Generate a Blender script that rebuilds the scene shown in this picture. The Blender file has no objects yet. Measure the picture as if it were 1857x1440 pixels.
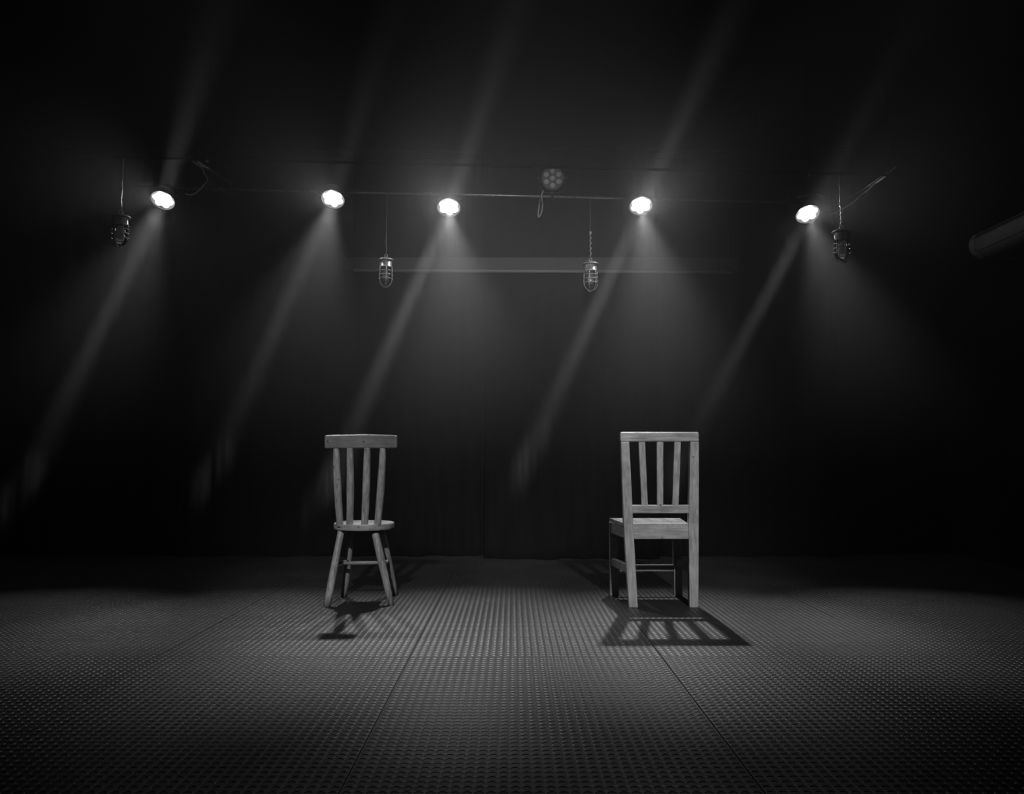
import bpy, bmesh, math, random
import numpy as np
from mathutils import Vector, Matrix

random.seed(7)
SC = bpy.context.scene
COL = SC.collection
R = math.radians

# ------------------------------------------------------------------ camera
F_PX, W_PX, H_PX = 1400.0, 1857, 1440
CAM_H, PITCH = 0.76, math.atan(113 / 1400)
cam_d = bpy.data.cameras.new('camera')
cam_d.sensor_fit = 'HORIZONTAL'
cam_d.sensor_width = 36.0
cam_d.lens = F_PX / W_PX * 36.0
cam_d.clip_start = 0.05
cam = bpy.data.objects.new('camera', cam_d)
COL.objects.link(cam)
cam.location = (0, 0, CAM_H)
cam.rotation_euler = (R(90) + PITCH, 0, 0)
SC.camera = cam


def at(px, py, Y):
    """world point seen at pixel (px, py) that lies in the plane y = Y"""
    u, v = (px - W_PX / 2) / F_PX, (H_PX / 2 - py) / F_PX
    c, s = math.cos(PITCH), math.sin(PITCH)
    d = Vector((u, c - v * s, s + v * c))
    return Vector((0, 0, CAM_H)) + d * (Y / d.y)


def on_floor(px, py, z=0.0):
    u, v = (px - W_PX / 2) / F_PX, (H_PX / 2 - py) / F_PX
    c, s = math.cos(PITCH), math.sin(PITCH)
    d = Vector((u, c - v * s, s + v * c))
    return Vector((0, 0, CAM_H)) + d * ((z - CAM_H) / d.z)


# ------------------------------------------------------------------ view, world haze
SC.view_settings.view_transform = 'Standard'
SC.view_settings.look = 'None'
SC.view_settings.gamma = 1.0
SC.view_settings.use_curve_mapping = False
SC.view_settings.exposure = 0.0
cy = SC.cycles
cy.use_denoising = True
cy.max_bounces = 3
cy.diffuse_bounces = 1
cy.glossy_bounces = 1
cy.transmission_bounces = 3
cy.transparent_max_bounces = 10
cy.volume_bounces = 0
cy.sample_clamp_indirect = 2.0
cy.caustics_reflective = False
cy.caustics_refractive = False
cy.use_light_tree = True
cy.use_adaptive_sampling = True
cy.adaptive_threshold = 0.04
cy.adaptive_min_samples = 16

HAZE_TOP, HAZE_LOW = 0.088, 0.009
HAZE_G = -0.2
world = bpy.data.worlds.new('stage_air')
SC.world = world
world.use_nodes = True
nt = world.node_tree
nt.nodes.clear()
wo = nt.nodes.new('ShaderNodeOutputWorld')
bg = nt.nodes.new('ShaderNodeBackground')
bg.inputs[0].default_value = (0, 0, 0, 1)
bg.inputs[1].default_value = 0.0
nt.links.new(bg.outputs[0], wo.inputs[0])
vs = nt.nodes.new('ShaderNodeVolumeScatter')
vs.inputs['Color'].default_value = (0.9, 0.9, 0.9, 1)
vs.inputs['Anisotropy'].default_value = HAZE_G
geo = nt.nodes.new('ShaderNodeNewGeometry')
sep = nt.nodes.new('ShaderNodeSeparateXYZ')
mr = nt.nodes.new('ShaderNodeMapRange')           # haze shaped to thin downward, so the added streaks fade out low
mr.interpolation_type = 'SMOOTHSTEP'
mr.inputs['From Min'].default_value = 0.55
mr.inputs['From Max'].default_value = 2.2
mr.inputs['To Min'].default_value = HAZE_LOW
mr.inputs['To Max'].default_value = HAZE_TOP
nt.links.new(geo.outputs['Position'], sep.inputs[0])
nt.links.new(sep.outputs['Z'], mr.inputs['Value'])
my_ = nt.nodes.new('ShaderNodeMapRange')          # also thinned toward the camera, so the front beams stay invisible in it
my_.interpolation_type = 'SMOOTHSTEP'
my_.inputs['From Min'].default_value = 2.6
my_.inputs['From Max'].default_value = 5.3
my_.inputs['To Min'].default_value = 0.04
my_.inputs['To Max'].default_value = 1.0
mul = nt.nodes.new('ShaderNodeMath'); mul.operation = 'MULTIPLY'
nt.links.new(sep.outputs['Y'], my_.inputs['Value'])
nt.links.new(mr.outputs[0], mul.inputs[0])
nt.links.new(my_.outputs[0], mul.inputs[1])
nt.links.new(mul.outputs[0], vs.inputs['Density'])
nt.links.new(vs.outputs[0], wo.inputs['Volume'])
world.cycles.volume_step_size = 1.5
world.cycles.volume_sampling = 'EQUIANGULAR'

# ------------------------------------------------------------------ lights
LAMP_Y = 5.36
LAMP_PX = [(296, 362), (604, 360), (814, 375), (1162, 372), (1464, 387)]
LAMP_POS = [at(px, py, LAMP_Y) for px, py in LAMP_PX]
AIM = Vector((0, -0.55, -0.835)).normalized()
WASH_POWER = [80, 145, 215, 205, 95]
SPILL_POWER = [2.5, 3, 7, 7, 3]
GLARE_POWER = [35, 55, 125, 125, 50]
# narrow spots added to imitate lens-flare streaks: where each one ends low (curtain) and where it leaves high over the stage front
LOW_END = [(80, 806), (413, 792), (630, 803), (938, 872), (1252, 796)]
HIGH_END = [(408, -20), (722, -20), (948, -20), (1345, -20), (1690, -20)]
LOW_POWER = [72, 66, 180, 165, 80]
HIGH_POWER = [75, 34, 110, 85, 22]


def spot(name, loc, target, power, size, blend, radius):
    l = bpy.data.lights.new(name, 'SPOT')
    l.energy = power
    l.spot_size = R(size)
    l.spot_blend = blend
    l.shadow_soft_size = radius
    o = bpy.data.objects.new(name, l)
    COL.objects.link(o)
    o.location = loc
    o.rotation_euler = (Vector(target) - Vector(loc)).to_track_quat('-Z', 'Y').to_euler()
    return o


for i, p in enumerate(LAMP_POS):
    q = p + AIM * 0.035
    spot('wash_beam', q, q + AIM + Vector((0.1 if i == 2 else 0, 0, 0)), WASH_POWER[i], 43 if i == 2 else 41, 1.0, 0.03)
    spot('lens_spill', q, q + AIM, SPILL_POWER[i], 165, 0.3, 0.05)
    spot('lens_glare', q, q + Vector((0, -1, -0.12)), GLARE_POWER[i], 48, 1.0, 0.05)
    t = at(*LOW_END[i], 6.05)
    d = (t - p).normalized()
    spot('added_low_streak', p + AIM * 0.022 + d * 0.02, t, LOW_POWER[i] * 10, 6.8, 1.0, 0.05)  # added spot, draws the flare streak running down from the lamp
    t = at(*HIGH_END[i], 3.3)
    d = (t - p).normalized()
    spot('added_high_streak', p + AIM * 0.022 + d * 0.02, t, HIGH_POWER[i] * 10, 6.5, 1.0, 0.05)  # added spot, draws the flare streak running up from the lamp

# two house lamps on the ceiling in front of the stage (over the camera)
spot('house_and_fill_beam', (-0.72, 0.2, 2.7), (-0.75, 4.0, 0.45), 330, 27, 0.9, 0.05)
spot('house_and_fill_beam', (0.98, 0.2, 2.7), (0.78, 4.0, 0.45), 400, 27, 0.9, 0.05)

spot('house_and_fill_beam', (0.1, 0.2, 2.72), (0.1, 6.0, 1.35), 420, 34, 1.0, 0.05)  # unseen fill spot, added to bring out the curtain folds and veil

# ------------------------------------------------------------------ materials
_mats = {}


def principled(name, col, rough=0.5, metal=0.0, spec=0.5):
    if name in _mats:
        return _mats[name]
    m = bpy.data.materials.new(name)
    m.use_nodes = True
    b = m.node_tree.nodes['Principled BSDF']
    b.inputs['Base Color'].default_value = (col, col, col, 1)
    b.inputs['Roughness'].default_value = rough
    b.inputs['Metallic'].default_value = metal
    b.inputs['Specular IOR Level'].default_value = spec
    _mats[name] = m
    return m


def noisy(name, lo, hi, scale, rough=0.6, stretch=(1, 1, 1), bump=0.0, spec=0.5, detail=5, contrast=(0.35, 0.65), metal=0.0):
    """principled with a noise-driven grey between lo and hi"""
    if name in _mats:
        return _mats[name]
    m = principled(name, hi, rough, metal, spec)
    t = m.node_tree
    b = t.nodes['Principled BSDF']
    tc = t.nodes.new('ShaderNodeTexCoord')
    mp = t.nodes.new('ShaderNodeMapping')
    mp.inputs['Scale'].default_value = stretch
    n = t.nodes.new('ShaderNodeTexNoise')
    n.inputs['Scale'].default_value = scale
    n.inputs['Detail'].default_value = detail
    n.inputs['Roughness'].default_value = 0.62
    r = t.nodes.new('ShaderNodeValToRGB')
    r.color_ramp.elements[0].position = contrast[0]
    r.color_ramp.elements[0].color = (lo, lo, lo, 1)
    r.color_ramp.elements[1].position = contrast[1]
    r.color_ramp.elements[1].color = (hi, hi, hi, 1)
    t.links.new(tc.outputs['Object'], mp.inputs[0])
    t.links.new(mp.outputs[0], n.inputs['Vector'])
    t.links.new(n.outputs[0], r.inputs[0])
    t.links.new(r.outputs[0], b.inputs['Base Color'])
    if bump:
        bp = t.nodes.new('ShaderNodeBump')
        bp.inputs['Strength'].default_value = bump
        bp.inputs['Distance'].default_value = 0.003
        t.links.new(n.outputs[0], bp.inputs['Height'])
        t.links.new(bp.outputs[0], b.inputs['Normal'])
    return m


def wood(name, lo, hi, axis, knots=True):
    """grey-brown seasoned wood, grain running along one object axis, a few dark knots"""
    if name in _mats:
        return _mats[name]
    st = {'x': (1.2, 14, 14), 'y': (14, 1.2, 14), 'z': (14, 14, 1.2)}[axis]
    m = noisy(name, lo, hi, 6.0, 0.42, st, 0.35, 0.5, 6, (0.28, 0.72))
    t = m.node_tree
    b = t.nodes['Principled BSDF']
    ramp = [n for n in t.nodes if n.type == 'VALTORGB'][0]
    tc = [n for n in t.nodes if n.type == 'TEX_COORD'][0]
    v = t.nodes.new('ShaderNodeTexVoronoi')
    v.inputs['Scale'].default_value = 13.0
    r2 = t.nodes.new('ShaderNodeValToRGB')
    r2.color_ramp.elements[0].position = 0.04
    r2.color_ramp.elements[0].color = (0.3, 0.3, 0.3, 1)
    r2.color_ramp.elements[1].position = 0.11
    r2.color_ramp.elements[1].color = (1, 1, 1, 1)
    n2 = t.nodes.new('ShaderNodeTexNoise')       # big blotches of worn varnish
    n2.inputs['Scale'].default_value = 11.0
    n2.inputs['Detail'].default_value = 4
    r3 = t.nodes.new('ShaderNodeMapRange')
    r3.inputs['From Min'].default_value = 0.3
    r3.inputs['From Max'].default_value = 0.7
    r3.inputs['To Min'].default_value = 0.78
    r3.inputs['To Max'].default_value = 1.15
    mx = t.nodes.new('ShaderNodeMixRGB'); mx.blend_type = 'MULTIPLY'; mx.inputs[0].default_value = 1.0
    my = t.nodes.new('ShaderNodeMixRGB'); my.blend_type = 'MULTIPLY'; my.inputs[0].default_value = 1.0
    t.links.new(tc.outputs['Object'], v.inputs['Vector'])
    t.links.new(v.outputs['Distance'], r2.inputs[0])
    t.links.new(tc.outputs['Object'], n2.inputs['Vector'])
    t.links.new(n2.outputs[0], r3.inputs['Value'])
    t.links.new(ramp.outputs[0], mx.inputs[1])
    t.links.new(r2.outputs[0], mx.inputs[2])
    t.links.new(mx.outputs[0], my.inputs[1])
    t.links.new(r3.outputs[0], my.inputs[2])
    t.links.new(my.outputs[0], b.inputs['Base Color'])
    return m


def glow(name, strength):
    if name in _mats:
        return _mats[name]
    m = bpy.data.materials.new(name)
    m.use_nodes = True
    t = m.node_tree
    t.nodes.clear()
    e = t.nodes.new('ShaderNodeEmission')
    e.inputs[0].default_value = (1, 1, 1, 1)
    e.inputs[1].default_value = strength
    m.cycles.emission_sampling = 'NONE'          # each lamp's light comes from the spots in its lens
    o = t.nodes.new('ShaderNodeOutputMaterial')
    t.links.new(e.outputs[0], o.inputs[0])
    _mats[name] = m
    return m


def thin_glass(name):
    if name in _mats:
        return _mats[name]
    m = bpy.data.materials.new(name)
    m.use_nodes = True
    t = m.node_tree
    t.nodes.clear()
    tr = t.nodes.new('ShaderNodeBsdfTransparent')
    tr.inputs[0].default_value = (0.93, 0.93, 0.93, 1)
    gl = t.nodes.new('ShaderNodeBsdfGlossy')
    gl.inputs['Color'].default_value = (1, 1, 1, 1)
    gl.inputs['Roughness'].default_value = 0.08
    df = t.nodes.new('ShaderNodeBsdfTranslucent')
    df.inputs[0].default_value = (0.8, 0.8, 0.8, 1)
    fr = t.nodes.new('ShaderNodeFresnel')
    fr.inputs[0].default_value = 1.5
    a = t.nodes.new('ShaderNodeMixShader')
    a.inputs[0].default_value = 0.24               # dusty film on the glass
    c = t.nodes.new('ShaderNodeMixShader')
    o = t.nodes.new('ShaderNodeOutputMaterial')
    t.links.new(tr.outputs[0], a.inputs[1])
    t.links.new(df.outputs[0], a.inputs[2])
    t.links.new(fr.outputs[0], c.inputs[0])
    t.links.new(a.outputs[0], c.inputs[1])
    t.links.new(gl.outputs[0], c.inputs[2])
    t.links.new(c.outputs[0], o.inputs[0])
    _mats[name] = m
    return m


M_BLACK_WALL = noisy('black_wall_paint', 0.004, 0.007, 3.0, 0.9, spec=0.15)
M_CEIL = noisy('black_ceiling_paint', 0.010, 0.014, 3.0, 0.95, spec=0.1)
M_CURTAIN = noisy('black_velvet', 0.003, 0.0065, 5.0, 1.0, (6, 6, 0.5), 0.0, 0.0)
M_PIPE = noisy('dull_steel_pipe', 0.25, 0.4, 30, 0.35, metal=0.8)
M_BLACK_METAL = principled('black_metal', 0.03, 0.45, 0.0, 0.5)
M_MATT = principled('matt_black_paint', 0.006, 0.9, 0.0, 0.0)
M_RIM = principled('dark_metal_rim', 0.05, 0.35, 0.3, 0.5)
M_CABLE = principled('grey_cable', 0.5, 0.4)
M_CORD = principled('lantern_cord', 0.2, 0.5)
M_CABLE_DK = principled('dark_cable', 0.05, 0.4)
M_CAST = noisy('cast_metal', 0.5, 0.65, 60, 0.38, metal=0.6)
M_GLASS = thin_glass('lantern_glass')
M_FROST = principled('frosted_bulb', 0.9, 0.3)
_t = M_FROST.node_tree                      # milky glass lets light through
_a = _t.nodes.new('ShaderNodeMixShader'); _b = _t.nodes.new('ShaderNodeBsdfTranslucent')
_b.inputs[0].default_value = (0.9, 0.9, 0.9, 1)
_a.inputs[0].default_value = 0.6
_t.links.new(_t.nodes['Principled BSDF'].outputs[0], _a.inputs[1])
_t.links.new(_b.outputs[0], _a.inputs[2])
_t.links.new(_a.outputs[0], _t.nodes['Material Output'].inputs[0])
M_LIT = glow('lit_lens', 10.0)
M_LIT_BACK = glow('lit_lens_plate', 10.0)
M_LENS_OFF = principled('unlit_lens', 0.7, 0.15)
M_PLATE_OFF = principled('unlit_lens_plate', 0.2, 0.4)
M_AC = noisy('ac_plastic', 0.16, 0.18, 4, 0.45)
M_AC_DK = principled('ac_slot', 0.03, 0.6)
M_CASE = noisy('dark_casing', 0.035, 0.05, 6, 0.6)
M_BAR = principled('pale_bar', 0.22, 0.45)


# ------------------------------------------------------------------ mesh helpers
def link(name, bm, mat, parent=None, smooth=False, bevel=0.0, solid=0.0):
    me = bpy.data.meshes.new(name)
    bmesh.ops.recalc_face_normals(bm, faces=bm.faces)
    bm.to_mesh(me)
    bm.free()
    me.materials.append(mat)
    if smooth:
        me.polygons.foreach_set('use_smooth', [True] * len(me.polygons))
    o = bpy.data.objects.new(name, me)
    COL.objects.link(o)
    if parent:
        o.parent = parent
        # everything is modelled in world space, then moved into the parent's frame
        base = Vector((0, 0, 0))
        p = parent
        while p:
            base += p.location
            p = p.parent
        me.transform(Matrix.Translation(-base))
    if bevel:
        md = o.modifiers.new('bevel', 'BEVEL')
        md.width = bevel
        md.segments = 2
        md.limit_method = 'ANGLE'
        md.angle_limit = R(40)
    if solid:
        md = o.modifiers.new('solid', 'SOLIDIFY')
        md.thickness = solid
    return o


def thing(name, label, cat, loc, group=None):
    o = bpy.data.objects.new(name, None)
    COL.objects.link(o)
    o.location = loc
    o.empty_display_size = 0.1
    o['label'] = label
    o['category'] = cat
    if group:
        o['group'] = group
    return o


def tag(o, label, cat, group=None):
    o['label'] = label
    o['category'] = cat
    if group:
        o['group'] = group
    return o


def recentre(o, loc):
    """give a top-level mesh modelled in world space its origin at loc"""
    o.data.transform(Matrix.Translation(-Vector(loc)))
    o.location = loc
    return o


def hexa(bm, pts):
    """box from 8 points: 0-3 one face (loop), 4-7 the opposite face"""
    v = [bm.verts.new(p) for p in pts]
    for f in ((0, 1, 2, 3), (7, 6, 5, 4), (0, 4, 5, 1), (1, 5, 6, 2), (2, 6, 7, 3), (3, 7, 4, 0)):
        bm.faces.new([v[i] for i in f])


def box(bm, x0, x1, y0, y1, z0, z1):
    hexa(bm, [(x0, y0, z0), (x1, y0, z0), (x1, y1, z0), (x0, y1, z0),
              (x0, y0, z1), (x1, y0, z1), (x1, y1, z1), (x0, y1, z1)])


def tube(bm, pts, radii, n=10, cap=True, squash=None):
    """swept tube through pts with a radius per point"""
    pts = [Vector(p) for p in pts]
    if not hasattr(radii, '__len__'):
        radii = [radii] * len(pts)
    rings = []
    up = Vector((0, 0, 1))
    prev = None
    for i, p in enumerate(pts):
        a = pts[max(i - 1, 0)]
        b = pts[min(i + 1, len(pts) - 1)]
        d = (b - a).normalized()
        if prev is None:
            ref = Vector((1, 0, 0)) if abs(d.z) > 0.5 else up
            s = d.cross(ref).normalized()
        else:
            s = (prev - d * prev.dot(d)).normalized()
        prev = s
        t = d.cross(s)
        rings.append([bm.verts.new(p + (s * math.cos(2 * math.pi * k / n) + t * math.sin(2 * math.pi * k / n)) * radii[i]) for k in range(n)])
    for i in range(len(rings) - 1):
        for k in range(n):
            bm.faces.new([rings[i][k], rings[i][(k + 1) % n], rings[i + 1][(k + 1) % n], rings[i + 1][k]])
    if cap:
        bm.faces.new(rings[0][::-1])
        bm.faces.new(rings[-1])


def lathe(bm, prof, origin, axis=Vector((0, 0, 1)), n=24, cap=True):
    """profile of (r, h) spun about axis through origin"""
    axis = Vector(axis).normalized()
    ref = Vector((1, 0, 0)) if abs(axis.x) < 0.8 else Vector((0, 1, 0))
    s = axis.cross(ref).normalized()
    t = axis.cross(s)
    rings = []
    for r, h in prof:
        c = Vector(origin) + axis * h
        rings.append([bm.verts.new(c + (s * math.cos(2 * math.pi * k / n) + t * math.sin(2 * math.pi * k / n)) * r) for k in range(n)])
    for i in range(len(rings) - 1):
        for k in range(n):
            bm.faces.new([rings[i][k], rings[i][(k + 1) % n], rings[i + 1][(k + 1) % n], rings[i + 1][k]])
    if cap:
        bm.faces.new(rings[0][::-1])
        bm.faces.new(rings[-1])


def torus(bm, c, axis, r, tr, n=24, m=6):
    axis = Vector(axis).normalized()
    ref = Vector((1, 0, 0)) if abs(axis.x) < 0.8 else Vector((0, 1, 0))
    s = axis.cross(ref).normalized()
    t = axis.cross(s)
    V = []
    for k in range(n):
        a = 2 * math.pi * k / n
        d = s * math.cos(a) + t * math.sin(a)
        V.append([bm.verts.new(Vector(c) + d * (r + tr * math.cos(2 * math.pi * j / m)) + axis * tr * math.sin(2 * math.pi * j / m)) for j in range(m)])
    for k in range(n):
        for j in range(m):
            bm.faces.new([V[k][j], V[(k + 1) % n][j], V[(k + 1) % n][(j + 1) % m], V[k][(j + 1) % m]])


def smooth_path(pts, n=6):
    """Catmull-Rom through pts"""
    P = [Vector(p) for p in pts]
    P = [P[0] * 2 - P[1]] + P + [P[-1] * 2 - P[-2]]
    out = []
    for i in range(1, len(P) - 2):
        for k in range(n):
            t = k / n
            a, b, c, d = P[i - 1], P[i], P[i + 1], P[i + 2]
            out.append(0.5 * ((2 * b) + (c - a) * t + (2 * a - 5 * b + 4 * c - d) * t * t + (3 * b - a - 3 * c + d) * t ** 3))
    out.append(P[-2])
    return out


# ------------------------------------------------------------------ room
XL, XR, YB, YF, ZC = -4.3, 3.55, 6.32, -1.2, 3.3


def structure(name, bm, mat, **k):
    o = link(name, bm, mat, **k)
    o['kind'] = 'structure'
    return o


bm = bmesh.new(); box(bm, XL - .1, XR + .1, YF, YB + .1, -0.12, -0.004)
floor = structure('floor', bm, principled('subfloor', 0.02, 0.8))
bm = bmesh.new(); box(bm, XL - .1, XR + .1, YF, YB + .1, ZC, ZC + 0.1)
structure('ceiling', bm, M_CEIL)
bm = bmesh.new(); box(bm, XL - .1, XR + .1, YB, YB + .1, -0.004, ZC)
structure('wall_back', bm, M_BLACK_WALL)
bm = bmesh.new(); box(bm, XL - .1, XL, YF, YB, -0.004, ZC)
structure('wall_left', bm, M_BLACK_WALL)
bm = bmesh.new(); box(bm, XR, XR + .1, YF, YB, -0.004, ZC)
structure('wall_right', bm, M_BLACK_WALL)
bm = bmesh.new(); box(bm, XL - .1, XR + .1, YF - .1, YF, -0.12, ZC + .1)
structure('wall_front', bm, M_BLACK_WALL)


# ------------------------------------------------------------------ dimpled rubber floor
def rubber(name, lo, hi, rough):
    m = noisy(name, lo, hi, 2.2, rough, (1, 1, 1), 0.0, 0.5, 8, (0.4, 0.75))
    t = m.node_tree
    b = t.nodes['Principled BSDF']
    ramp = [n for n in t.nodes if n.type == 'VALTORGB'][0]
    tc = [n for n in t.nodes if n.type == 'TEX_COORD'][0]
    # dry scuffs and chalky smears
    n2 = t.nodes.new('ShaderNodeTexNoise')
    n2.inputs['Scale'].default_value = 5.0
    n2.inputs['Detail'].default_value = 9
    n2.inputs['Roughness'].default_value = 0.7
    mp = t.nodes.new('ShaderNodeMapping')
    mp.inputs['Scale'].default_value = (1, 2.2, 1)
    r2 = t.nodes.new('ShaderNodeValToRGB')
    r2.color_ramp.elements[0].position = 0.60
    r2.color_ramp.elements[0].color = (0, 0, 0, 1)
    r2.color_ramp.elements[1].position = 0.80
    r2.color_ramp.elements[1].color = (0.05, 0.05, 0.05, 1)
    ad = t.nodes.new('ShaderNodeMixRGB'); ad.blend_type = 'ADD'; ad.inputs[0].default_value = 1.0
    geo = t.nodes.new('ShaderNodeNewGeometry')
    t.links.new(geo.outputs['Position'], mp.inputs[0])
    t.links.new(mp.outputs[0], n2.inputs['Vector'])
    t.links.new(n2.outputs[0], r2.inputs[0])
    t.links.new(ramp.outputs[0], ad.inputs[1])
    t.links.new(r2.outputs[0], ad.inputs[2])
    t.links.new(ad.outputs[0], b.inputs['Base Color'])
    # world position for the broad noise, so it runs on across sheets
    t.links.new(geo.outputs['Position'], [n for n in t.nodes if n.type == 'MAPPING'][0].inputs[0])
    return m


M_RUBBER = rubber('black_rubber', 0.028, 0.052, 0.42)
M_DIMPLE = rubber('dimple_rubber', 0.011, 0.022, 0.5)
CELL = 0.028


def dimples_mesh(name, x0, x1, y0, y1, seg, prof, lift):
    """top skin of a rubber sheet: a grid of shallow round dimples, one square cell each"""
    nx, ny = max(1, round((x1 - x0) / CELL)), max(1, round((y1 - y0) / CELL))
    dx, dy = (x1 - x0) / nx, (y1 - y0) / ny
    gx, gy = np.meshgrid(x0 + dx * (np.arange(nx) + 0.5), y0 + dy * (np.arange(ny) + 0.5))
    cx, cyy = gx.ravel(), gy.ravel()
    n = len(cx)
    a = 2 * np.pi * np.arange(seg) / seg
    k = 1.0 / np.maximum(np.abs(np.cos(a)), np.abs(np.sin(a)))
    rings = [np.stack([np.cos(a) * k * dx / 2, np.sin(a) * k * dy / 2, np.zeros(seg)], 1)]
    for r, z in prof:
        rings.append(np.stack([r * np.cos(a), r * np.sin(a), np.full(seg, z)], 1))
    base = np.concatenate(rings)
    base[:, 2] += lift
    nv = len(base)
    co = np.zeros((n, nv, 3), np.float32)
    co += base
    co[:, :, 0] += cx[:, None]
    co[:, :, 1] += cyy[:, None]
    quads = []
    for q in range(len(rings) - 1):
        for j in range(seg):
            quads.append([q * seg + j, q * seg + (j + 1) % seg, (q + 1) * seg + (j + 1) % seg, (q + 1) * seg + j])
    quads = np.array(quads)
    bottom = np.arange(seg) + (len(rings) - 1) * seg
    one = np.concatenate([quads.ravel(), bottom])
    sizes1 = np.array([4] * len(quads) + [seg])
    idx = (one[None, :] + (np.arange(n) * nv)[:, None]).ravel().astype(np.int32)
    sizes = np.tile(sizes1, n)
    starts = np.concatenate([[0], np.cumsum(sizes)[:-1]]).astype(np.int32)
    me = bpy.data.meshes.new(name)
    me.vertices.add(n * nv)
    me.vertices.foreach_set('co', co.ravel())
    me.loops.add(len(idx))
    me.loops.foreach_set('vertex_index', idx)
    me.polygons.add(len(sizes))
    me.polygons.foreach_set('loop_start', starts)
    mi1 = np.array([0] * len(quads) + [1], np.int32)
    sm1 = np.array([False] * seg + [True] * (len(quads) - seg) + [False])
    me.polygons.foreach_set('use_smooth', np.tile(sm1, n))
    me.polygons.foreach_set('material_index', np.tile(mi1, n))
    me.update(calc_edges=True)
    return me


SEAMS = [-4.275, -3.305, -2.335, -1.365, -0.395, 0.577, 1.547, 2.517, 3.53]
NEAR = [(0.0136, 0.0), (0.0124, 0.0008), (0.0114, 0.0007), (0.0106, -0.0006)]
FAR = [(0.0136, 0.0), (0.0120, 0.0008), (0.0106, -0.0006)]
CROSS = {5: [3.755], 2: [4.4], 7: [4.9]}
Y_PLAIN, Y_FINE, Y_FAR = 1.25, 3.05, 6.3
for si in range(len(SEAMS) - 1):
    x0, x1 = SEAMS[si] + 0.0014, SEAMS[si + 1] - 0.0014
    cuts = [-1.19] + CROSS.get(si, []) + [Y_FAR]
    plain = si == 0                                        # far wing, in the dark behind the sight line
    for ci in range(len(cuts) - 1):
        y0, y1 = cuts[ci] + 0.001, cuts[ci + 1] - 0.001
        lift = 0.0012 if (si == 5 and ci == 0) else 0.0
        bm = bmesh.new()
        box(bm, x0, x1, y0, y1, -0.0040, -0.0030 + lift)
        if plain:
            box(bm, x0, x1, y0, y1, -0.0030, 0.0)
        elif y0 < Y_PLAIN:
            box(bm, x0, x1, y0, Y_PLAIN, -0.0030, lift)
        sh = link('rubber_sheet', bm, M_RUBBER, floor)
        if plain:
            continue
        fine = abs((x0 + x1) / 2) < 2.2
        strips = ((Y_PLAIN, Y_FINE, 16 if fine else 8, NEAR if fine else FAR), (Y_FINE, Y_FAR, 8, FAR))
        for ya, yb, seg, prof in strips:
            lo, hi = max(y0, ya), min(y1, yb)
            if hi - lo < 0.02:
                continue
            me = dimples_mesh('dimpled_top', x0, x1, lo, hi, seg, prof, lift)
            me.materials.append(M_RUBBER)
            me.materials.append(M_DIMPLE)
            o = bpy.data.objects.new('dimpled_top', me)
            COL.objects.link(o)
            o.parent = sh
            o['kind'] = 'stuff'
STUD = 0.0


# ------------------------------------------------------------------ curtains
def curtain(name, px0, px1, Y, label, seed, z_top=3.22):
    rnd = random.Random(seed)
    X0, X1 = at(px0, 900, Y).x, at(px1, 900, Y).x
    nx, nz = int((X1 - X0) / 0.018), 46
    ph = [rnd.uniform(0, 6.28) for _ in range(6)]
    wl = rnd.uniform(0.26, 0.32)
    bm = bmesh.new()
    V = []
    for j in range(nz + 1):
        f = j / nz
        row = []
        for i in range(nx + 1):
            g = i / nx
            x = X0 + (X1 - X0) * g
            z0 = 0.008 + 0.012 * math.sin(x * 9 + ph[0]) + 0.008 * math.sin(x * 23 + ph[1])
            z = max(0.004, z0) + (z_top - max(0.004, z0)) * f
            low = max(0, 1 - f * 5)
            amp = 0.026 * (0.75 + 0.25 * math.sin(x * 3.1 + ph[2]))
            y = amp * math.sin(2 * math.pi * (x + 0.03 * math.sin(z * 1.3 + ph[3])) / wl + ph[4])
            y += 0.010 * math.sin(2 * math.pi * x / (wl * 0.37) + ph[5] + z * 0.4) * (0.5 + 0.5 * math.sin(x * 2.3 + ph[0]))
            y += 0.07 * max(0, 1 - min(x - X0, X1 - x) / 0.06) ** 2          # free edges turn back
            y += -0.05 * low * (0.6 + 0.4 * math.sin(x * 11 + ph[1]))
            row.append(bm.verts.new((x, Y + y, z)))
        V.append(row)
    for j in range(nz):
        for i in range(nx):
            bm.faces.new([V[j][i], V[j][i + 1], V[j + 1][i + 1], V[j + 1][i]])
    o = link(name, bm, M_CURTAIN, None, True, solid=0.004)
    recentre(o, ((X0 + X1) / 2, Y, 0))
    tag(o, label, 'curtain', 'black stage curtains')
    return o


curtain('stage_curtain', -24, 873, 6.16, 'black pleated stage curtain hanging behind the spindle-back chair', 3)
curtain('stage_curtain', 877, 1200, 5.98, 'narrow black stage curtain between the two chairs, its edge at the dark split', 5)
curtain('stage_curtain', 1192, 1533, 6.16, 'black stage curtain behind the square slat-back chair, ending at the dark right wall', 8)
bm = bmesh.new()
tube(bm, [(XL + 0.02, 6.10, 3.262), (2.75, 6.10, 3.262)], 0.02, 10)
o = link('curtain_rail', bm, M_BLACK_METAL, None, True)
recentre(o, (0, 6.10, 3.262))
tag(o, 'black rail under the ceiling carrying the stage curtains', 'rail')

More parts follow.
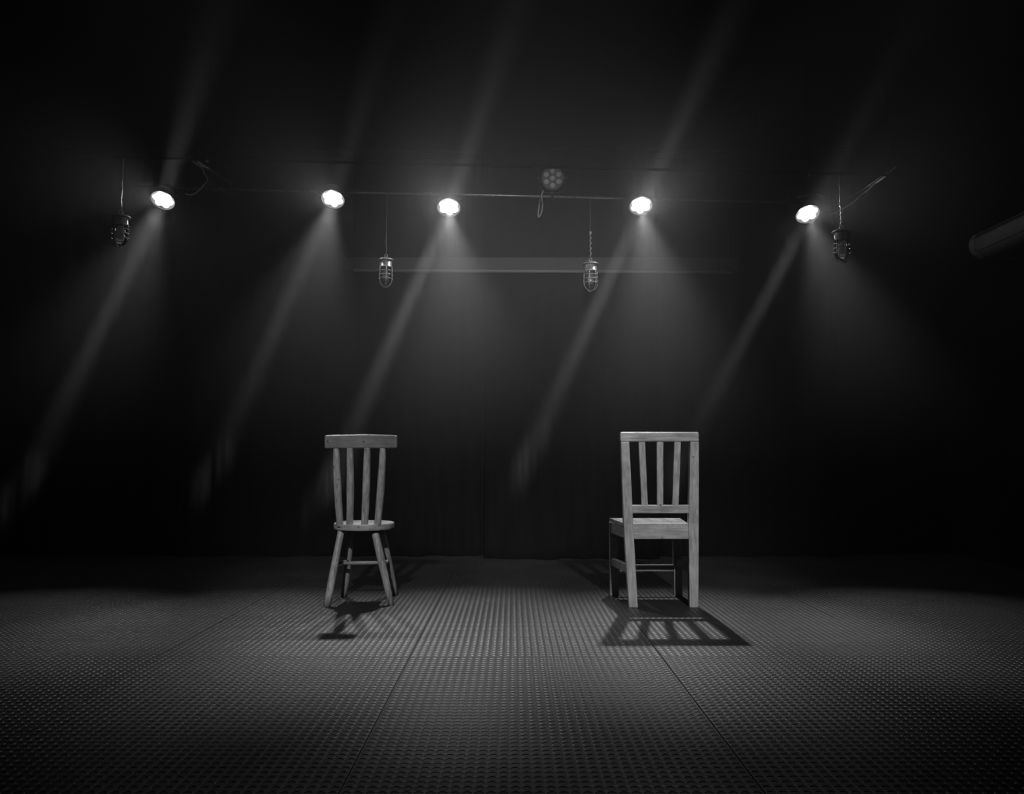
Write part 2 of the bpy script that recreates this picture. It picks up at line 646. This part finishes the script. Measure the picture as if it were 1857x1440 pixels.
# ------------------------------------------------------------------ screen casing high on the back
a, b2 = at(625, 466, 5.78), at(1341, 493, 5.78)
t = thing('screen_casing', 'long dark casing with thin pale bar below, mounted high across the curtain', 'screen', ((a.x + b2.x) / 2, 5.78, b2.z))
bm = bmesh.new(); box(bm, a.x, b2.x, 5.78, 5.88, b2.z + 0.012, a.z)
link('casing', bm, M_CASE, t, bevel=0.006)
bm = bmesh.new()
p0, p1 = at(641, 490.5, 5.765), at(1326, 493.5, 5.765)
tube(bm, [p0, p1], 0.013, 10)
link('bottom_bar', bm, M_BAR, t, True)
for px in (662, 1305):
    p = at(px, 491, 5.765)
    bm = bmesh.new(); tube(bm, [p, p + Vector((0, 0.03, 0.03))], 0.006, 6); link('bar_clip', bm, M_BLACK_METAL, t)
bm = bmesh.new()
tube(bm, [at(619, 456, 5.77), at(637, 494, 5.77)], 0.008, 8)
link('end_strut', bm, M_RIM, t, True)
for px in (640, 1325):
    p = at(px, 470, 5.86)
    bm = bmesh.new(); tube(bm, [(p.x, 5.86, p.z), (p.x, 5.86, ZC)], 0.0025, 6); link('hanging_wire', bm, M_MATT, t)


# ------------------------------------------------------------------ pipe grid
def pipe(name, p0, p1, r, label, mat=None):
    t = thing(name, label, 'pipe', (Vector(p0) + Vector(p1)) / 2, 'ceiling lighting pipes')
    bm = bmesh.new()
    tube(bm, [p0, p1], r, 14)
    link('pipe_tube', bm, mat or M_PIPE, t, True)
    for f in (0.12, 0.88):
        c = Vector(p0).lerp(Vector(p1), f)
        bm = bmesh.new(); tube(bm, [c, (c.x, c.y, ZC)], 0.005, 6); link('hanger_rod', bm, M_MATT, t)
        bm = bmesh.new(); torus(bm, c, Vector(p1) - Vector(p0), r + 0.004, 0.006, 14, 6); link('hanger_ring', bm, M_BLACK_METAL, t, True)
    return t


PB = 5.42
pb0, pb1 = at(235, 339, PB), at(1530, 369, PB)
pf0, pf1 = at(205, 285, 4.75), at(1640, 318, 4.75)
pipe('lighting_pipe', pb0, pb1, 0.011, 'thin steel pipe running across the stage that carries the five lit lamps')
pipe('lighting_pipe', pf0, pf1, 0.009, 'faint thin pipe across the stage, above and in front of the lit lamps', M_MATT)
fr = lambda A, B, f: Vector(A).lerp(Vector(B), f)
sl0 = fr(pf0, pf1, 0.0955) + Vector((0, 0, 0.019)); sl1 = fr(pb0, pb1, 0.150) + Vector((0, 0, 0.021))
pipe('lighting_pipe', sl0, sl1, 0.009, 'short pipe running front to back beside the leftmost lit lamp')
sr0 = at(1626, 308, 4.75); sr1 = at(1533, 371, PB - 0.01) + Vector((0, 0, 0.004))
pipe('lighting_pipe', sr0 + Vector((0, 0, 0.02)), sr1 + Vector((0, 0, 0.019)), 0.009, 'short pipe running front to back above the rightmost caged lantern, wrapped in cable')


def pipe_point(x, A=pb0, B=pb1):
    f = (x - A.x) / (B.x - A.x)
    return A.lerp(B, f)


# ------------------------------------------------------------------ par lamps
def par(c, aim, label, lit, mount_up=True):
    """shallow round lamp with seven lenses, yoke and pipe clamp"""
    pp = pipe_point(c.x)
    t = thing('par_lamp', label, 'spotlight', c, 'lit stage lamps on the pipe' if lit else None)
    aim = Vector(aim).normalized()
    bm = bmesh.new()
    lathe(bm, [(0.030, -0.085), (0.060, -0.080), (0.082, -0.055), (0.086, -0.012), (0.086, 0.010), (0.080, 0.010), (0.080, -0.004)], c, aim, 28)
    link('housing', bm, M_BLACK_METAL, t, True)
    bm = bmesh.new(); torus(bm, c + aim * 0.008, aim, 0.083, 0.0045, 28, 8)
    link('front_rim', bm, M_RIM, t, True)
    bm = bmesh.new(); lathe(bm, [(0.079 if not lit else 0.059, -0.004), (0.079 if not lit else 0.056, 0.0)], c, aim, 28)
    link('lens_plate', bm, M_LIT_BACK if lit else M_PLATE_OFF, t)
    ref = aim.cross(Vector((1, 0, 0))).normalized()
    ref2 = aim.cross(ref)
    for k in range(7):
        off = Vector((0, 0, 0)) if k == 6 else (ref * math.sin(k * math.pi / 3 + 0.5) + ref2 * math.cos(k * math.pi / 3 + 0.5)) * (0.047 if lit else 0.050)
        r = 0.0235 if lit else 0.0215
        bm = bmesh.new()
        lathe(bm, [(r, 0.0), (r * 0.94, 0.006), (r * 0.75, 0.011), (r * 0.4, 0.0145), (0.001, 0.0155)], c + off, aim, 14)
        link('lens', bm, M_LIT if lit else M_LENS_OFF, t, True)
    # yoke: two arms from the sides of the housing to a bridge at the clamp
    back = c - aim * 0.04
    top = pp + Vector((0, -0.0, -0.030 if mount_up else 0.030))
    sgn = 1 if mount_up else -1
    bm = bmesh.new()
    s = 0.094
    path = [back + Vector((-s, 0, 0)), Vector((c.x - s, (back.y + top.y) / 2, (back.z + top.z) / 2 + sgn * 0.01)), Vector((c.x - s * 0.8, top.y, top.z)),
            Vector((c.x + s * 0.8, top.y, top.z)), Vector((c.x + s, (back.y + top.y) / 2, (back.z + top.z) / 2 + sgn * 0.01)), back + Vector((s, 0, 0))]
    tube(bm, path, 0.0055, 8)
    link('yoke', bm, M_BLACK_METAL, t, True)
    for q in (-1, 1):
        bm = bmesh.new(); tube(bm, [back + Vector((q * 0.080, 0, 0)), back + Vector((q * 0.108, 0, 0))], 0.012, 10); link('tilt_knob', bm, M_BLACK_METAL, t)
    bm = bmesh.new()
    torus(bm, pp, pb1 - pb0, 0.018, 0.007, 16, 6)
    box(bm, pp.x - .010, pp.x + .010, pp.y - .012, pp.y + .012, min(top.z, pp.z) - 0.004, max(top.z, pp.z) + 0.004)
    link('pipe_clamp', bm, M_BLACK_METAL, t)
    return t


NAMES = ['leftmost lit stage lamp, glaring beside the dark loop of cable',
         'second lit stage lamp from the left on the pipe',
         'third lit stage lamp from the left, upper right of a caged lantern',
         'fourth lit stage lamp from the left, beside the unlit round lamp and lantern',
         'rightmost lit stage lamp, at the right end of the pipe']
for p, n in zip(LAMP_POS, NAMES):
    par(p, AIM, n, True)
off_c = at(1002, 323, 5.36)
off_l = par(off_c, (0.02, -0.93, -0.36), 'unlit round stage lamp with seven lenses, standing above the pipe', False, False)
bm = bmesh.new()
tube(bm, smooth_path([at(985, 345, 5.37), at(982, 356, 5.38), at(984, 372, 5.38), at(981, 388, 5.37), at(976, 393, 5.37), at(977, 380, 5.37), at(979, 362, 5.38)]), 0.005, 6)
link('power_lead', bm, M_CABLE, off_l, True)


# ------------------------------------------------------------------ caged lanterns on cords
def lantern(px, py_top, Y, hang, label, turn=0.0, knot=False):
    """unlit jar lantern in a wire guard; px, py_top = top of its cap"""
    top = at(px, py_top, Y)
    t = thing('caged_lantern', label, 'lantern', top - Vector((0, 0, 0.205)), 'caged jar lanterns hanging on cords')
    z = Vector((0, 0, 1))
    bm = bmesh.new(); lathe(bm, [(0.012, 0.012), (0.018, 0.004), (0.045, -0.002), (0.057, -0.010), (0.058, -0.016), (0.052, -0.018), (0.04, -0.016)], top, z, 24)
    link('cap', bm, M_CAST, t, True)
    bm = bmesh.new(); lathe(bm, [(0.040, -0.014), (0.044, -0.022), (0.044, -0.056), (0.048, -0.060), (0.048, -0.068), (0.041, -0.070)], top, z, 24)
    link('socket_body', bm, M_CAST, t, True)
    g = bmesh.new(); lathe(g, [(0.038, -0.064), (0.040, -0.075), (0.041, -0.150), (0.038, -0.170), (0.029, -0.186), (0.014, -0.195), (0.001, -0.197)], top, z, 24, cap=False)
    link('glass_jar', g, M_GLASS, t, True)
    bm = bmesh.new(); lathe(bm, [(0.013, -0.066), (0.013, -0.085), (0.016, -0.095), (0.024, -0.115), (0.026, -0.130), (0.021, -0.147), (0.010, -0.155), (0.001, -0.157)], top, z, 16)
    link('bulb', bm, M_FROST, t, True)
    for k, (h, r) in enumerate(((-0.092, 0.0485), (-0.120, 0.0500), (-0.149, 0.0510))):
        bm = bmesh.new(); torus(bm, top + z * h, z, r, 0.0027, 28, 6); link('guard_ring', bm, M_CAST, t, True)
    for k in range(3):
        a = turn + k * math.pi / 3
        d = Vector((math.cos(a), math.sin(a), 0))
        half = [(0.047, -0.064), (0.0485, -0.092), (0.050, -0.120), (0.051, -0.149), (0.047, -0.170), (0.034, -0.190), (0.016, -0.201 - 0.003 * k), (0, -0.2035 - 0.003 * k)]
        pts = [top + d * r + z * h for r, h in half] + [top - d * r + z * h for r, h in half[-2::-1]]
        bm = bmesh.new(); tube(bm, pts, 0.0029, 6); link('guard_hoop', bm, M_CAST, t, True)
    bm = bmesh.new(); torus(bm, top + z * 0.020, Vector((0, 1, 0)), 0.010, 0.0025, 14, 6); link('hanging_eye', bm, M_CAST, t, True)
    bm = bmesh.new()
    hp = Vector(hang)
    n = 10
    pts = [(top + z * 0.028).lerp(hp, i / n) + Vector((0.003 * math.sin(i * 2.1), 0, 0)) for i in range(n + 1)]
    tube(bm, pts, 0.0027, 6)
    co = link('cord', bm, M_CORD, t, True)
    if knot:
        q = (top + z * 0.028).lerp(hp, 0.42)
        bm = bmesh.new(); lathe(bm, [(0.002, -0.012), (0.008, -0.007), (0.009, 0), (0.008, 0.007), (0.002, 0.012)], q, z, 10)
        link('cord_knot', bm, M_CABLE, t, True)
        bm = bmesh.new()
        a0 = top + z * 0.028
        tube(bm, [a0.lerp(q, i / 24) + Vector((0.006 * math.cos(i * 1.3), 0.006 * math.sin(i * 1.3), 0)) for i in range(25)], 0.0022, 5)
        link('twisted_wire', bm, M_CABLE, t, True)
    return t


def hang_at(px, Y, A, B):
    x = at(px, 350, Y).x
    return pipe_point(x, A, B)


lantern(219, 390, 4.75, hang_at(221, 4.75, pf0, pf1), 'caged glass lantern below left of the leftmost lit lamp', 0.3)
lantern(700, 469, PB, hang_at(702, PB, pb0, pb1), 'caged glass lantern hanging between the second and third lit lamps', 0.75)
lantern(1071, 476, PB, hang_at(1070, PB, pb0, pb1), 'caged glass lantern on a knotted cord below the unlit round lamp', 0.2, True)
lantern(1526, 417, 4.75, hang_at(1523, 4.75, pf0, pf1), 'caged glass lantern near the right end of the pipes', 0.5, True)


# ------------------------------------------------------------------ cables
def cable(name, paths, r, mat, label):
    t = None
    bm = bmesh.new()
    for p in paths:
        tube(bm, smooth_path(p), r, 6)
    o = link(name, bm, mat, None, True)
    recentre(o, paths[0][0])
    tag(o, label, 'cable')
    return o


cable('lamp_cable', [[at(336, 351, 5.33), at(343, 353.5, 5.32), at(352, 351.5, 5.31), at(362, 344, 5.29), at(372, 333, 5.26), at(376, 326, 5.24), at(371, 315, 5.15), at(366, 304, 5.0), at(358, 299, 4.93), at(345, 288, 4.8)]],
      0.0045, M_CABLE, 'thin pale cable curling between the leftmost lit lamp and the side pipe')
cable('lamp_cable', [[at(376, 319, 5.12), at(392, 336, 5.22), at(408, 348, 5.3), at(432, 356, 5.4)]], 0.004, M_CABLE_DK, 'dark cable sagging along the short left side pipe')
c1 = [at(1506, 388, 5.40), at(1518, 384.5, 5.38), at(1532, 376, 5.36), at(1548, 366, 5.28), at(1562, 353, 5.18), at(1572, 346, 5.10), at(1586, 334, 4.98), at(1600, 324, 4.86), at(1612, 315, 4.78)]
cable('lamp_cable', [c1], 0.0055, M_CABLE, 'pale cable slung along the short right side pipe above the caged lantern')
c2 = [at(1514, 391, 5.41), at(1528, 382, 5.39), at(1540, 373, 5.34), at(1554, 362, 5.25), at(1566, 356, 5.16), at(1571, 352, 5.12), at(1576, 341, 5.04), at(1592, 328, 4.93), at(1604, 320, 4.84)]
cable('lamp_cable', [[p + Vector((0, 0.0, -0.012 + 0.006 * (i % 2))) for i, p in enumerate(c2)]], 0.004, M_CABLE_DK, 'darker cable twisted around the pale one on the short right side pipe')
cable('lamp_cable', [[at(1447, 358, 5.40), at(1462, 355, 5.41), at(1480, 353, 5.42), at(1495, 358, 5.42)]], 0.003, M_CABLE, 'thin lead looped just above the rightmost lit lamp')

# ------------------------------------------------------------------ air conditioner on the right wall
ACY0, ACY1 = 3.9, 5.15
nose = at(1757, 448, ACY1)
zt, zb = at(1770, 428, ACY1).z, at(1800, 470, ACY1).z
x0 = nose.x
hh = zt - zb
ac = thing('air_conditioner', 'grey air conditioner with rounded front, high on the dark right wall', 'air conditioner', (XR, (ACY0 + ACY1) / 2, zb))


def ac_prof(g=0.0):
    return [(XR - 0.002, zt + 0.02 + g), (x0 + 0.06 - g, zt + 0.012 + g), (x0 + 0.028 - g, zt - 0.003 + g), (x0 + 0.008 - g, zt - hh * 0.22), (x0 - g, zt - hh * 0.48),
            (x0 + 0.008 - g, zt - hh * 0.68), (x0 + 0.028 - g, zt - hh * 0.85), (x0 + 0.065, zb + 0.003 - g), (x0 + 0.13, zb - g), (XR - 0.002, zb - 0.004 - g)]


def extrude(bm, prof, y0, y1):
    A = [bm.verts.new((x, y0, z)) for x, z in prof]
    B = [bm.verts.new((x, y1, z)) for x, z in prof]
    n = len(prof)
    for i in range(n):
        bm.faces.new([A[i], A[(i + 1) % n], B[(i + 1) % n], B[i]])
    bm.faces.new(A[::-1]); bm.faces.new(B)


bm = bmesh.new(); extrude(bm, ac_prof(), ACY0 + 0.06, ACY1 - 0.062); link('body', bm, M_AC, ac, True)
for ya, yb in ((ACY1 - 0.06, ACY1), (ACY0, ACY0 + 0.058)):
    bm = bmesh.new(); extrude(bm, ac_prof(0.004), ya, yb); link('end_cap', bm, M_AC, ac, bevel=0.004)
bm = bmesh.new()
hexa(bm, [(x0 + 0.018, ACY0 + .06, zt - 0.012), (x0 + 0.03, ACY0 + .06, zt - 0.012), (x0 + 0.03, ACY1 - .062, zt - 0.012), (x0 + 0.018, ACY1 - .062, zt - 0.012),
          (x0 + 0.004, ACY0 + .06, zt - 0.034), (x0 + 0.03, ACY0 + .06, zt - 0.034), (x0 + 0.03, ACY1 - .062, zt - 0.034), (x0 + 0.004, ACY1 - .062, zt - 0.034)])
link('air_slot', bm, M_AC_DK, ac)
bm = bmesh.new(); box(bm, x0 + 0.0145, x0 + 0.03, ACY0 + .06, ACY1 - .062, zt - hh * 0.775, zt - hh * 0.745); link('panel_seam', bm, M_AC_DK, ac)


# ------------------------------------------------------------------ right chair: square slat-back chair
def quad_plate(bm, quad, Yf, th):
    """quad of four (px, py) on a plane that may lean (Yf(z-less py) -> Y); thickness th away from camera"""
    f = [at(px, py, Yf(py)) for px, py in quad]
    hexa(bm, [*f, *[p + Vector((0, th, 0)) for p in f]])


YR = on_floor(1260, 1102, STUD).y          # rear legs (near the camera)
YFR = on_floor(1230, 1081, STUD).y         # front legs
WV = wood('chair_wood_vertical', 0.25, 0.56, 'z')
WH = wood('chair_wood_crosswise', 0.22, 0.56, 'x')
WD = wood('chair_wood_depthwise', 0.28, 0.52, 'y')


def lean(py):
    """rear stile plane: upright to the seat, leaning back towards the camera above it"""
    return YR if py > 950 else YR - 0.075 * (950 - py) / 167


c0 = on_floor(1190, 1092, 0)
chair = thing('slat_back_chair', 'wooden chair with square frame, three flat back slats and solid seat', 'chair', (c0.x, c0.y, 0))
ST = 0.040
zf = STUD


def stile(name, rows):
    """rows of (y_px, x_left, x_right) from floor to top"""
    bm = bmesh.new()
    prev = None
    for py, xa, xb in rows:
        Y = lean(py)
        A, B = at(xa, py, Y), at(xb, py, Y)
        if prev is None:
            A.z = B.z = zf
        ring = [bm.verts.new(p) for p in (A, B, B + Vector((0, ST, 0)), A + Vector((0, ST, 0)))]
        if prev:
            for k in range(4):
                bm.faces.new([prev[k], prev[(k + 1) % 4], ring[(k + 1) % 4], ring[k]])
        else:
            bm.faces.new(ring[::-1])
        prev = ring
    bm.faces.new(prev)
    return link(name, bm, WV, chair, bevel=0.003)


stile('rear_leg', [(1102, 1140.8, 1156.8), (1020, 1135.5, 1152.5), (950, 1131.2, 1148.2), (880, 1128.7, 1145.3), (801.3, 1126, 1141.2)])
stile('rear_leg', [(1101, 1250.6, 1266.8), (1020, 1249.8, 1267.2), (950, 1249, 1267.3), (880, 1250.6, 1267.5), (801.3, 1252, 1267.6)])
bm = bmesh.new(); quad_plate(bm, [(1125, 801), (1268, 801), (1267.6, 783.4), (1124.9, 783.4)], lean, 0.040)
link('top_rail', bm, WH, chair, bevel=0.007)
bm = bmesh.new(); quad_plate(bm, [(1146.5, 931), (1250.5, 931), (1250.8, 916), (1145.5, 916)], lambda p: lean(p) + 0.006, 0.026)
link('lower_back_rail', bm, WH, chair, bevel=0.003)
for (ta, tb, ba, bb) in ((1158, 1170, 1164, 1175), (1191, 1203.2, 1192, 1203), (1223, 1235, 1219.6, 1231)):
    bm = bmesh.new(); quad_plate(bm, [(ba, 916.5), (bb, 916.5), (tb, 800.5), (ta, 800.5)], lambda p: lean(p) + 0.008, 0.020)
    link('back_slat', bm, WV, chair, bevel=0.003)
# seat: four boards side by side, front edge overhanging
SZ = at(1190, 949.6, YR + 0.012).z
sl = at(1106, 943, YFR - 0.01).x
ya, yb = YR + 0.012, YFR + 0.065
sea = thing_seat = None
fl, frr = at(1105, 942.5, yb).x, at(1233, 942.5, yb).x
rl, rr = at(1133, 950, ya).x, at(1249, 950, ya).x
NB = 4
bm = bmesh.new()
hexa(bm, [(rl, ya, SZ - 0.019), (rr, ya, SZ - 0.019), (frr, yb, SZ - 0.019), (fl, yb, SZ - 0.019), (rl, ya, SZ - 0.004), (rr, ya, SZ - 0.004), (frr, yb, SZ - 0.004), (fl, yb, SZ - 0.004)])
seat = link('seat', bm, WD, chair)
for k in range(NB):
    g0, g1 = k / NB + 0.002, (k + 1) / NB - 0.002
    lx0, lx1 = rl + (rr - rl) * g0, rl + (rr - rl) * g1
    fx0, fx1 = fl + (frr - fl) * g0, fl + (frr - fl) * g1
    bm = bmesh.new()
    hexa(bm, [(lx0, ya, SZ - 0.0041), (lx1, ya, SZ - 0.0041), (fx1, yb, SZ - 0.0041), (fx0, yb, SZ - 0.0041), (lx0, ya, SZ), (lx1, ya, SZ), (fx1, yb, SZ), (fx0, yb, SZ)])
    link('seat_board', bm, WD, seat, bevel=0.0012)
# front legs
flx0, flx1 = at(1107, 1081, YFR).x, at(1122.5, 1081, YFR).x
frx0, frx1 = at(1223, 1081, YFR).x, at(1238, 1081, YFR).x
for xa, xb in ((flx0, flx1), (frx0, frx1)):
    bm = bmesh.new(); box(bm, xa, xb, YFR, YFR + 0.042, zf, SZ - 0.019); link('front_leg', bm, WV, chair, bevel=0.003)
# aprons
za1, za0 = at(1200, 956, YR).z, at(1200, 978, YR).z
bm = bmesh.new(); box(bm, at(1147, 965, YR).x, at(1250.5, 965, YR).x, YR + 0.008, YR + 0.030, za0, SZ - 0.019); link('rear_apron', bm, WH, chair, bevel=0.002)
bm = bmesh.new(); box(bm, flx1 - .004, frx0 + .004, YFR + 0.012, YFR + 0.034, za0, SZ - 0.019); link('front_apron', bm, WH, chair, bevel=0.002)
rlx = at(1133, 965, YR).x + 0.004
rrx = at(1266, 965, YR).x - 0.004


def side_rail(name, xr_, xf_, w, z0, z1):
    bm = bmesh.new()
    s = w
    hexa(bm, [(xr_, YR + ST - .004, z0), (xr_ + s, YR + ST - .004, z0), (xf_ + s, YFR + .004, z0), (xf_, YFR + .004, z0),
              (xr_, YR + ST - .004, z1), (xr_ + s, YR + ST - .004, z1), (xf_ + s, YFR + .004, z1), (xf_, YFR + .004, z1)])
    return link(name, bm, WD, chair, bevel=0.002)


side_rail('side_apron', rlx, flx0 + .006, 0.022, za0, SZ - 0.019)
side_rail('side_apron', rrx, frx1 - .006, -0.022, za0, SZ - 0.019)
zs1, zs0 = at(1109, 1012, YFR).z, at(1109, 1026, YFR).z
side_rail('side_stretcher', at(1138, 1030, YR).x + .004, flx0 + .006, 0.024, zs0, zs1)
side_rail('side_stretcher', at(1266.5, 1030, YR).x - .004, frx1 - .006, -0.024, zs0, zs1)
zc1 = at(1190, 1024.5, YFR + 0.012).z
bm = bmesh.new(); box(bm, flx1 - .004, frx0 + .004, YFR + 0.012, YFR + 0.032, zc1 - 0.036, zc1); link('front_stretcher', bm, WH, chair, bevel=0.003)

# ------------------------------------------------------------------ left chair: rustic spindle-back chair
VV = wood('stick_wood_vertical', 0.17, 0.52, 'z')
VH = wood('stick_wood_crosswise', 0.12, 0.22, 'x')
YN = on_floor(592, 1100, STUD).y
YFAR = on_floor(623, 1082, STUD).y
c0 = on_floor(655, 1091, 0)
stool = thing('spindle_back_chair', 'rustic wooden chair with round seat, four thick back spindles and splayed legs', 'chair', (c0.x, c0.y, 0))
YS = YN + 0.045                          # where the spindles meet the seat
YT = YS - 0.075                          # top of the back, leaning to the camera
# top rail, slightly bowed and with a softly uneven upper edge
bm = bmesh.new()
prev = None
for k in range(13):
    f = k / 12
    px = 589 + (720.3 - 589) * f
    bow = 0.022 * (1 - (2 * f - 1) ** 2)
    ptop = 788.6 + (1.0 if f < 0.02 or f > 0.98 else 0) - 0.6 * math.sin(f * 3.14) + 0.4 * math.sin(f * 9)
    pbot = 813.4 - 0.6 * f
    A, B = at(px, pbot, YT - 0.012), at(px, ptop, YT - 0.018)
    sh = Vector((0, -0.010 + bow, 0))
    ring = [bm.verts.new(p) for p in (A + sh, B + sh, B + sh + Vector((0, 0.034, 0)), A + sh + Vector((0, 0.034, 0)))]
    if prev:
        for q in range(4):
            bm.faces.new([prev[q], prev[(q + 1) % 4], ring[(q + 1) % 4], ring[q]])
    else:
        bm.faces.new(ring[::-1])
    prev = ring
bm.faces.new(prev)
link('top_rail', bm, VH, stool, bevel=0.007)
# seat
sc_ = at(660.3, 949, YS + 0.135)
SEATZ = at(660, 951, YS - 0.02).z
sxr = (at(714, 950, YS + 0.12).x - at(606.5, 950, YS + 0.12).x) / 2
scx = (at(714, 950, YS + 0.12).x + at(606.5, 950, YS + 0.12).x) / 2
scy = YS + 0.125
bm = bmesh.new()
prof = [(0.93, -0.036), (0.985, -0.033), (1.0, -0.026), (1.0, -0.007), (0.985, -0.0015), (0.95, 0.0)]
rings = []
for r, h in prof:
    rings.append([bm.verts.new((scx + sxr * r * math.cos(2 * math.pi * k / 40), scy + 0.150 * r * math.copysign(abs(math.sin(2 * math.pi * k / 40)) ** 0.85, math.sin(2 * math.pi * k / 40)), SEATZ + h)) for k in range(40)])
for i in range(len(rings) - 1):
    for k in range(40):
        bm.faces.new([rings[i][k], rings[i][(k + 1) % 40], rings[i + 1][(k + 1) % 40], rings[i + 1][k]])
bm.faces.new(rings[0][::-1]); bm.faces.new(rings[-1])
link('seat', bm, wood('stick_wood_seat', 0.24, 0.5, 'x'), stool)
# spindles: hand-cut, eight-sided, thickest near the middle
for j, (tx, bx, wob) in enumerate(((609.5, 616.8, -1.2), (634.6, 634.2, 0.8), (666, 661.2, 0.4), (694.3, 684.5, 1.4))):
    f = abs(j - 1.5) / 1.5
    yb_ = YS + 0.018 - 0.016 * (1 - f)
    B = at(bx, 951, yb_); B.z = SEATZ - 0.012
    T = at(tx, 812, YT + 0.008)
    pts, rad = [], []
    for k in range(9):
        q = k / 8
        p = B.lerp(T, q)
        pts.append(p + Vector((wob * 0.0028 * math.sin(q * 3.14), 0, 0)))
        rad.append(0.0185 + 0.0022 * math.sin(q * 3.14 * 0.9 + 0.3) + random.uniform(-0.0007, 0.0007) - (0.002 if k == 8 else 0))
    bm = bmesh.new(); tube(bm, pts, rad, 8)
    link('back_spindle', bm, VV, stool, False, bevel=0.003)


def leg(name, tx, ty, Yt, foot_px, foot_py, r0, r1):
    T = at(tx, ty, Yt); T.z = SEATZ - 0.020
    Fp = on_floor(foot_px, foot_py, zf)
    pts, rad = [], []
    for k in range(8):
        q = k / 7
        pts.append(T.lerp(Fp, q))
        rad.append(r0 + (r1 - r0) * q + 0.0018 * math.sin(q * 5 + tx))
    bm = bmesh.new(); tube(bm, pts, rad, 12)
    # cut the foot flat on the floor
    for v in bm.verts:
        if v.co.z < zf + 0.02:
            v.co.z = zf if v.co.z < zf + 0.012 else v.co.z
    link(name, bm, VV, stool, True)
    return T, Fp


NL = leg('leg', 620, 963, YN + 0.090, 592.5, 1100, 0.0205, 0.0180)
NR = leg('leg', 678, 965, YN + 0.090, 709.5, 1097.5, 0.0205, 0.0170)
FL = leg('leg', 639, 963, YN + 0.235, 623.5, 1082, 0.0195, 0.0165)
FR = leg('leg', 690, 963, YN + 0.235, 717, 1079, 0.0195, 0.0170)
P = lambda L, f: L[0].lerp(L[1], f)
s0, s1 = P(NL, 0.50), P(FL, 0.50)
s2, s3 = P(NR, 0.50), P(FR, 0.50)
for a_, b_ in ((s0, s1), (s2, s3)):
    bm = bmesh.new(); tube(bm, [a_, a_.lerp(b_, .5), b_], [0.009, 0.0115, 0.009], 10); link('side_stretcher', bm, VV, stool, True)
m0, m1 = s0.lerp(s1, 0.55), s2.lerp(s3, 0.55)
bm = bmesh.new(); tube(bm, [m0, m0.lerp(m1, .5), m1], [0.009, 0.0115, 0.009], 10); link('cross_stretcher', bm, wood('stick_wood_bar', 0.22, 0.38, 'x'), stool, True)
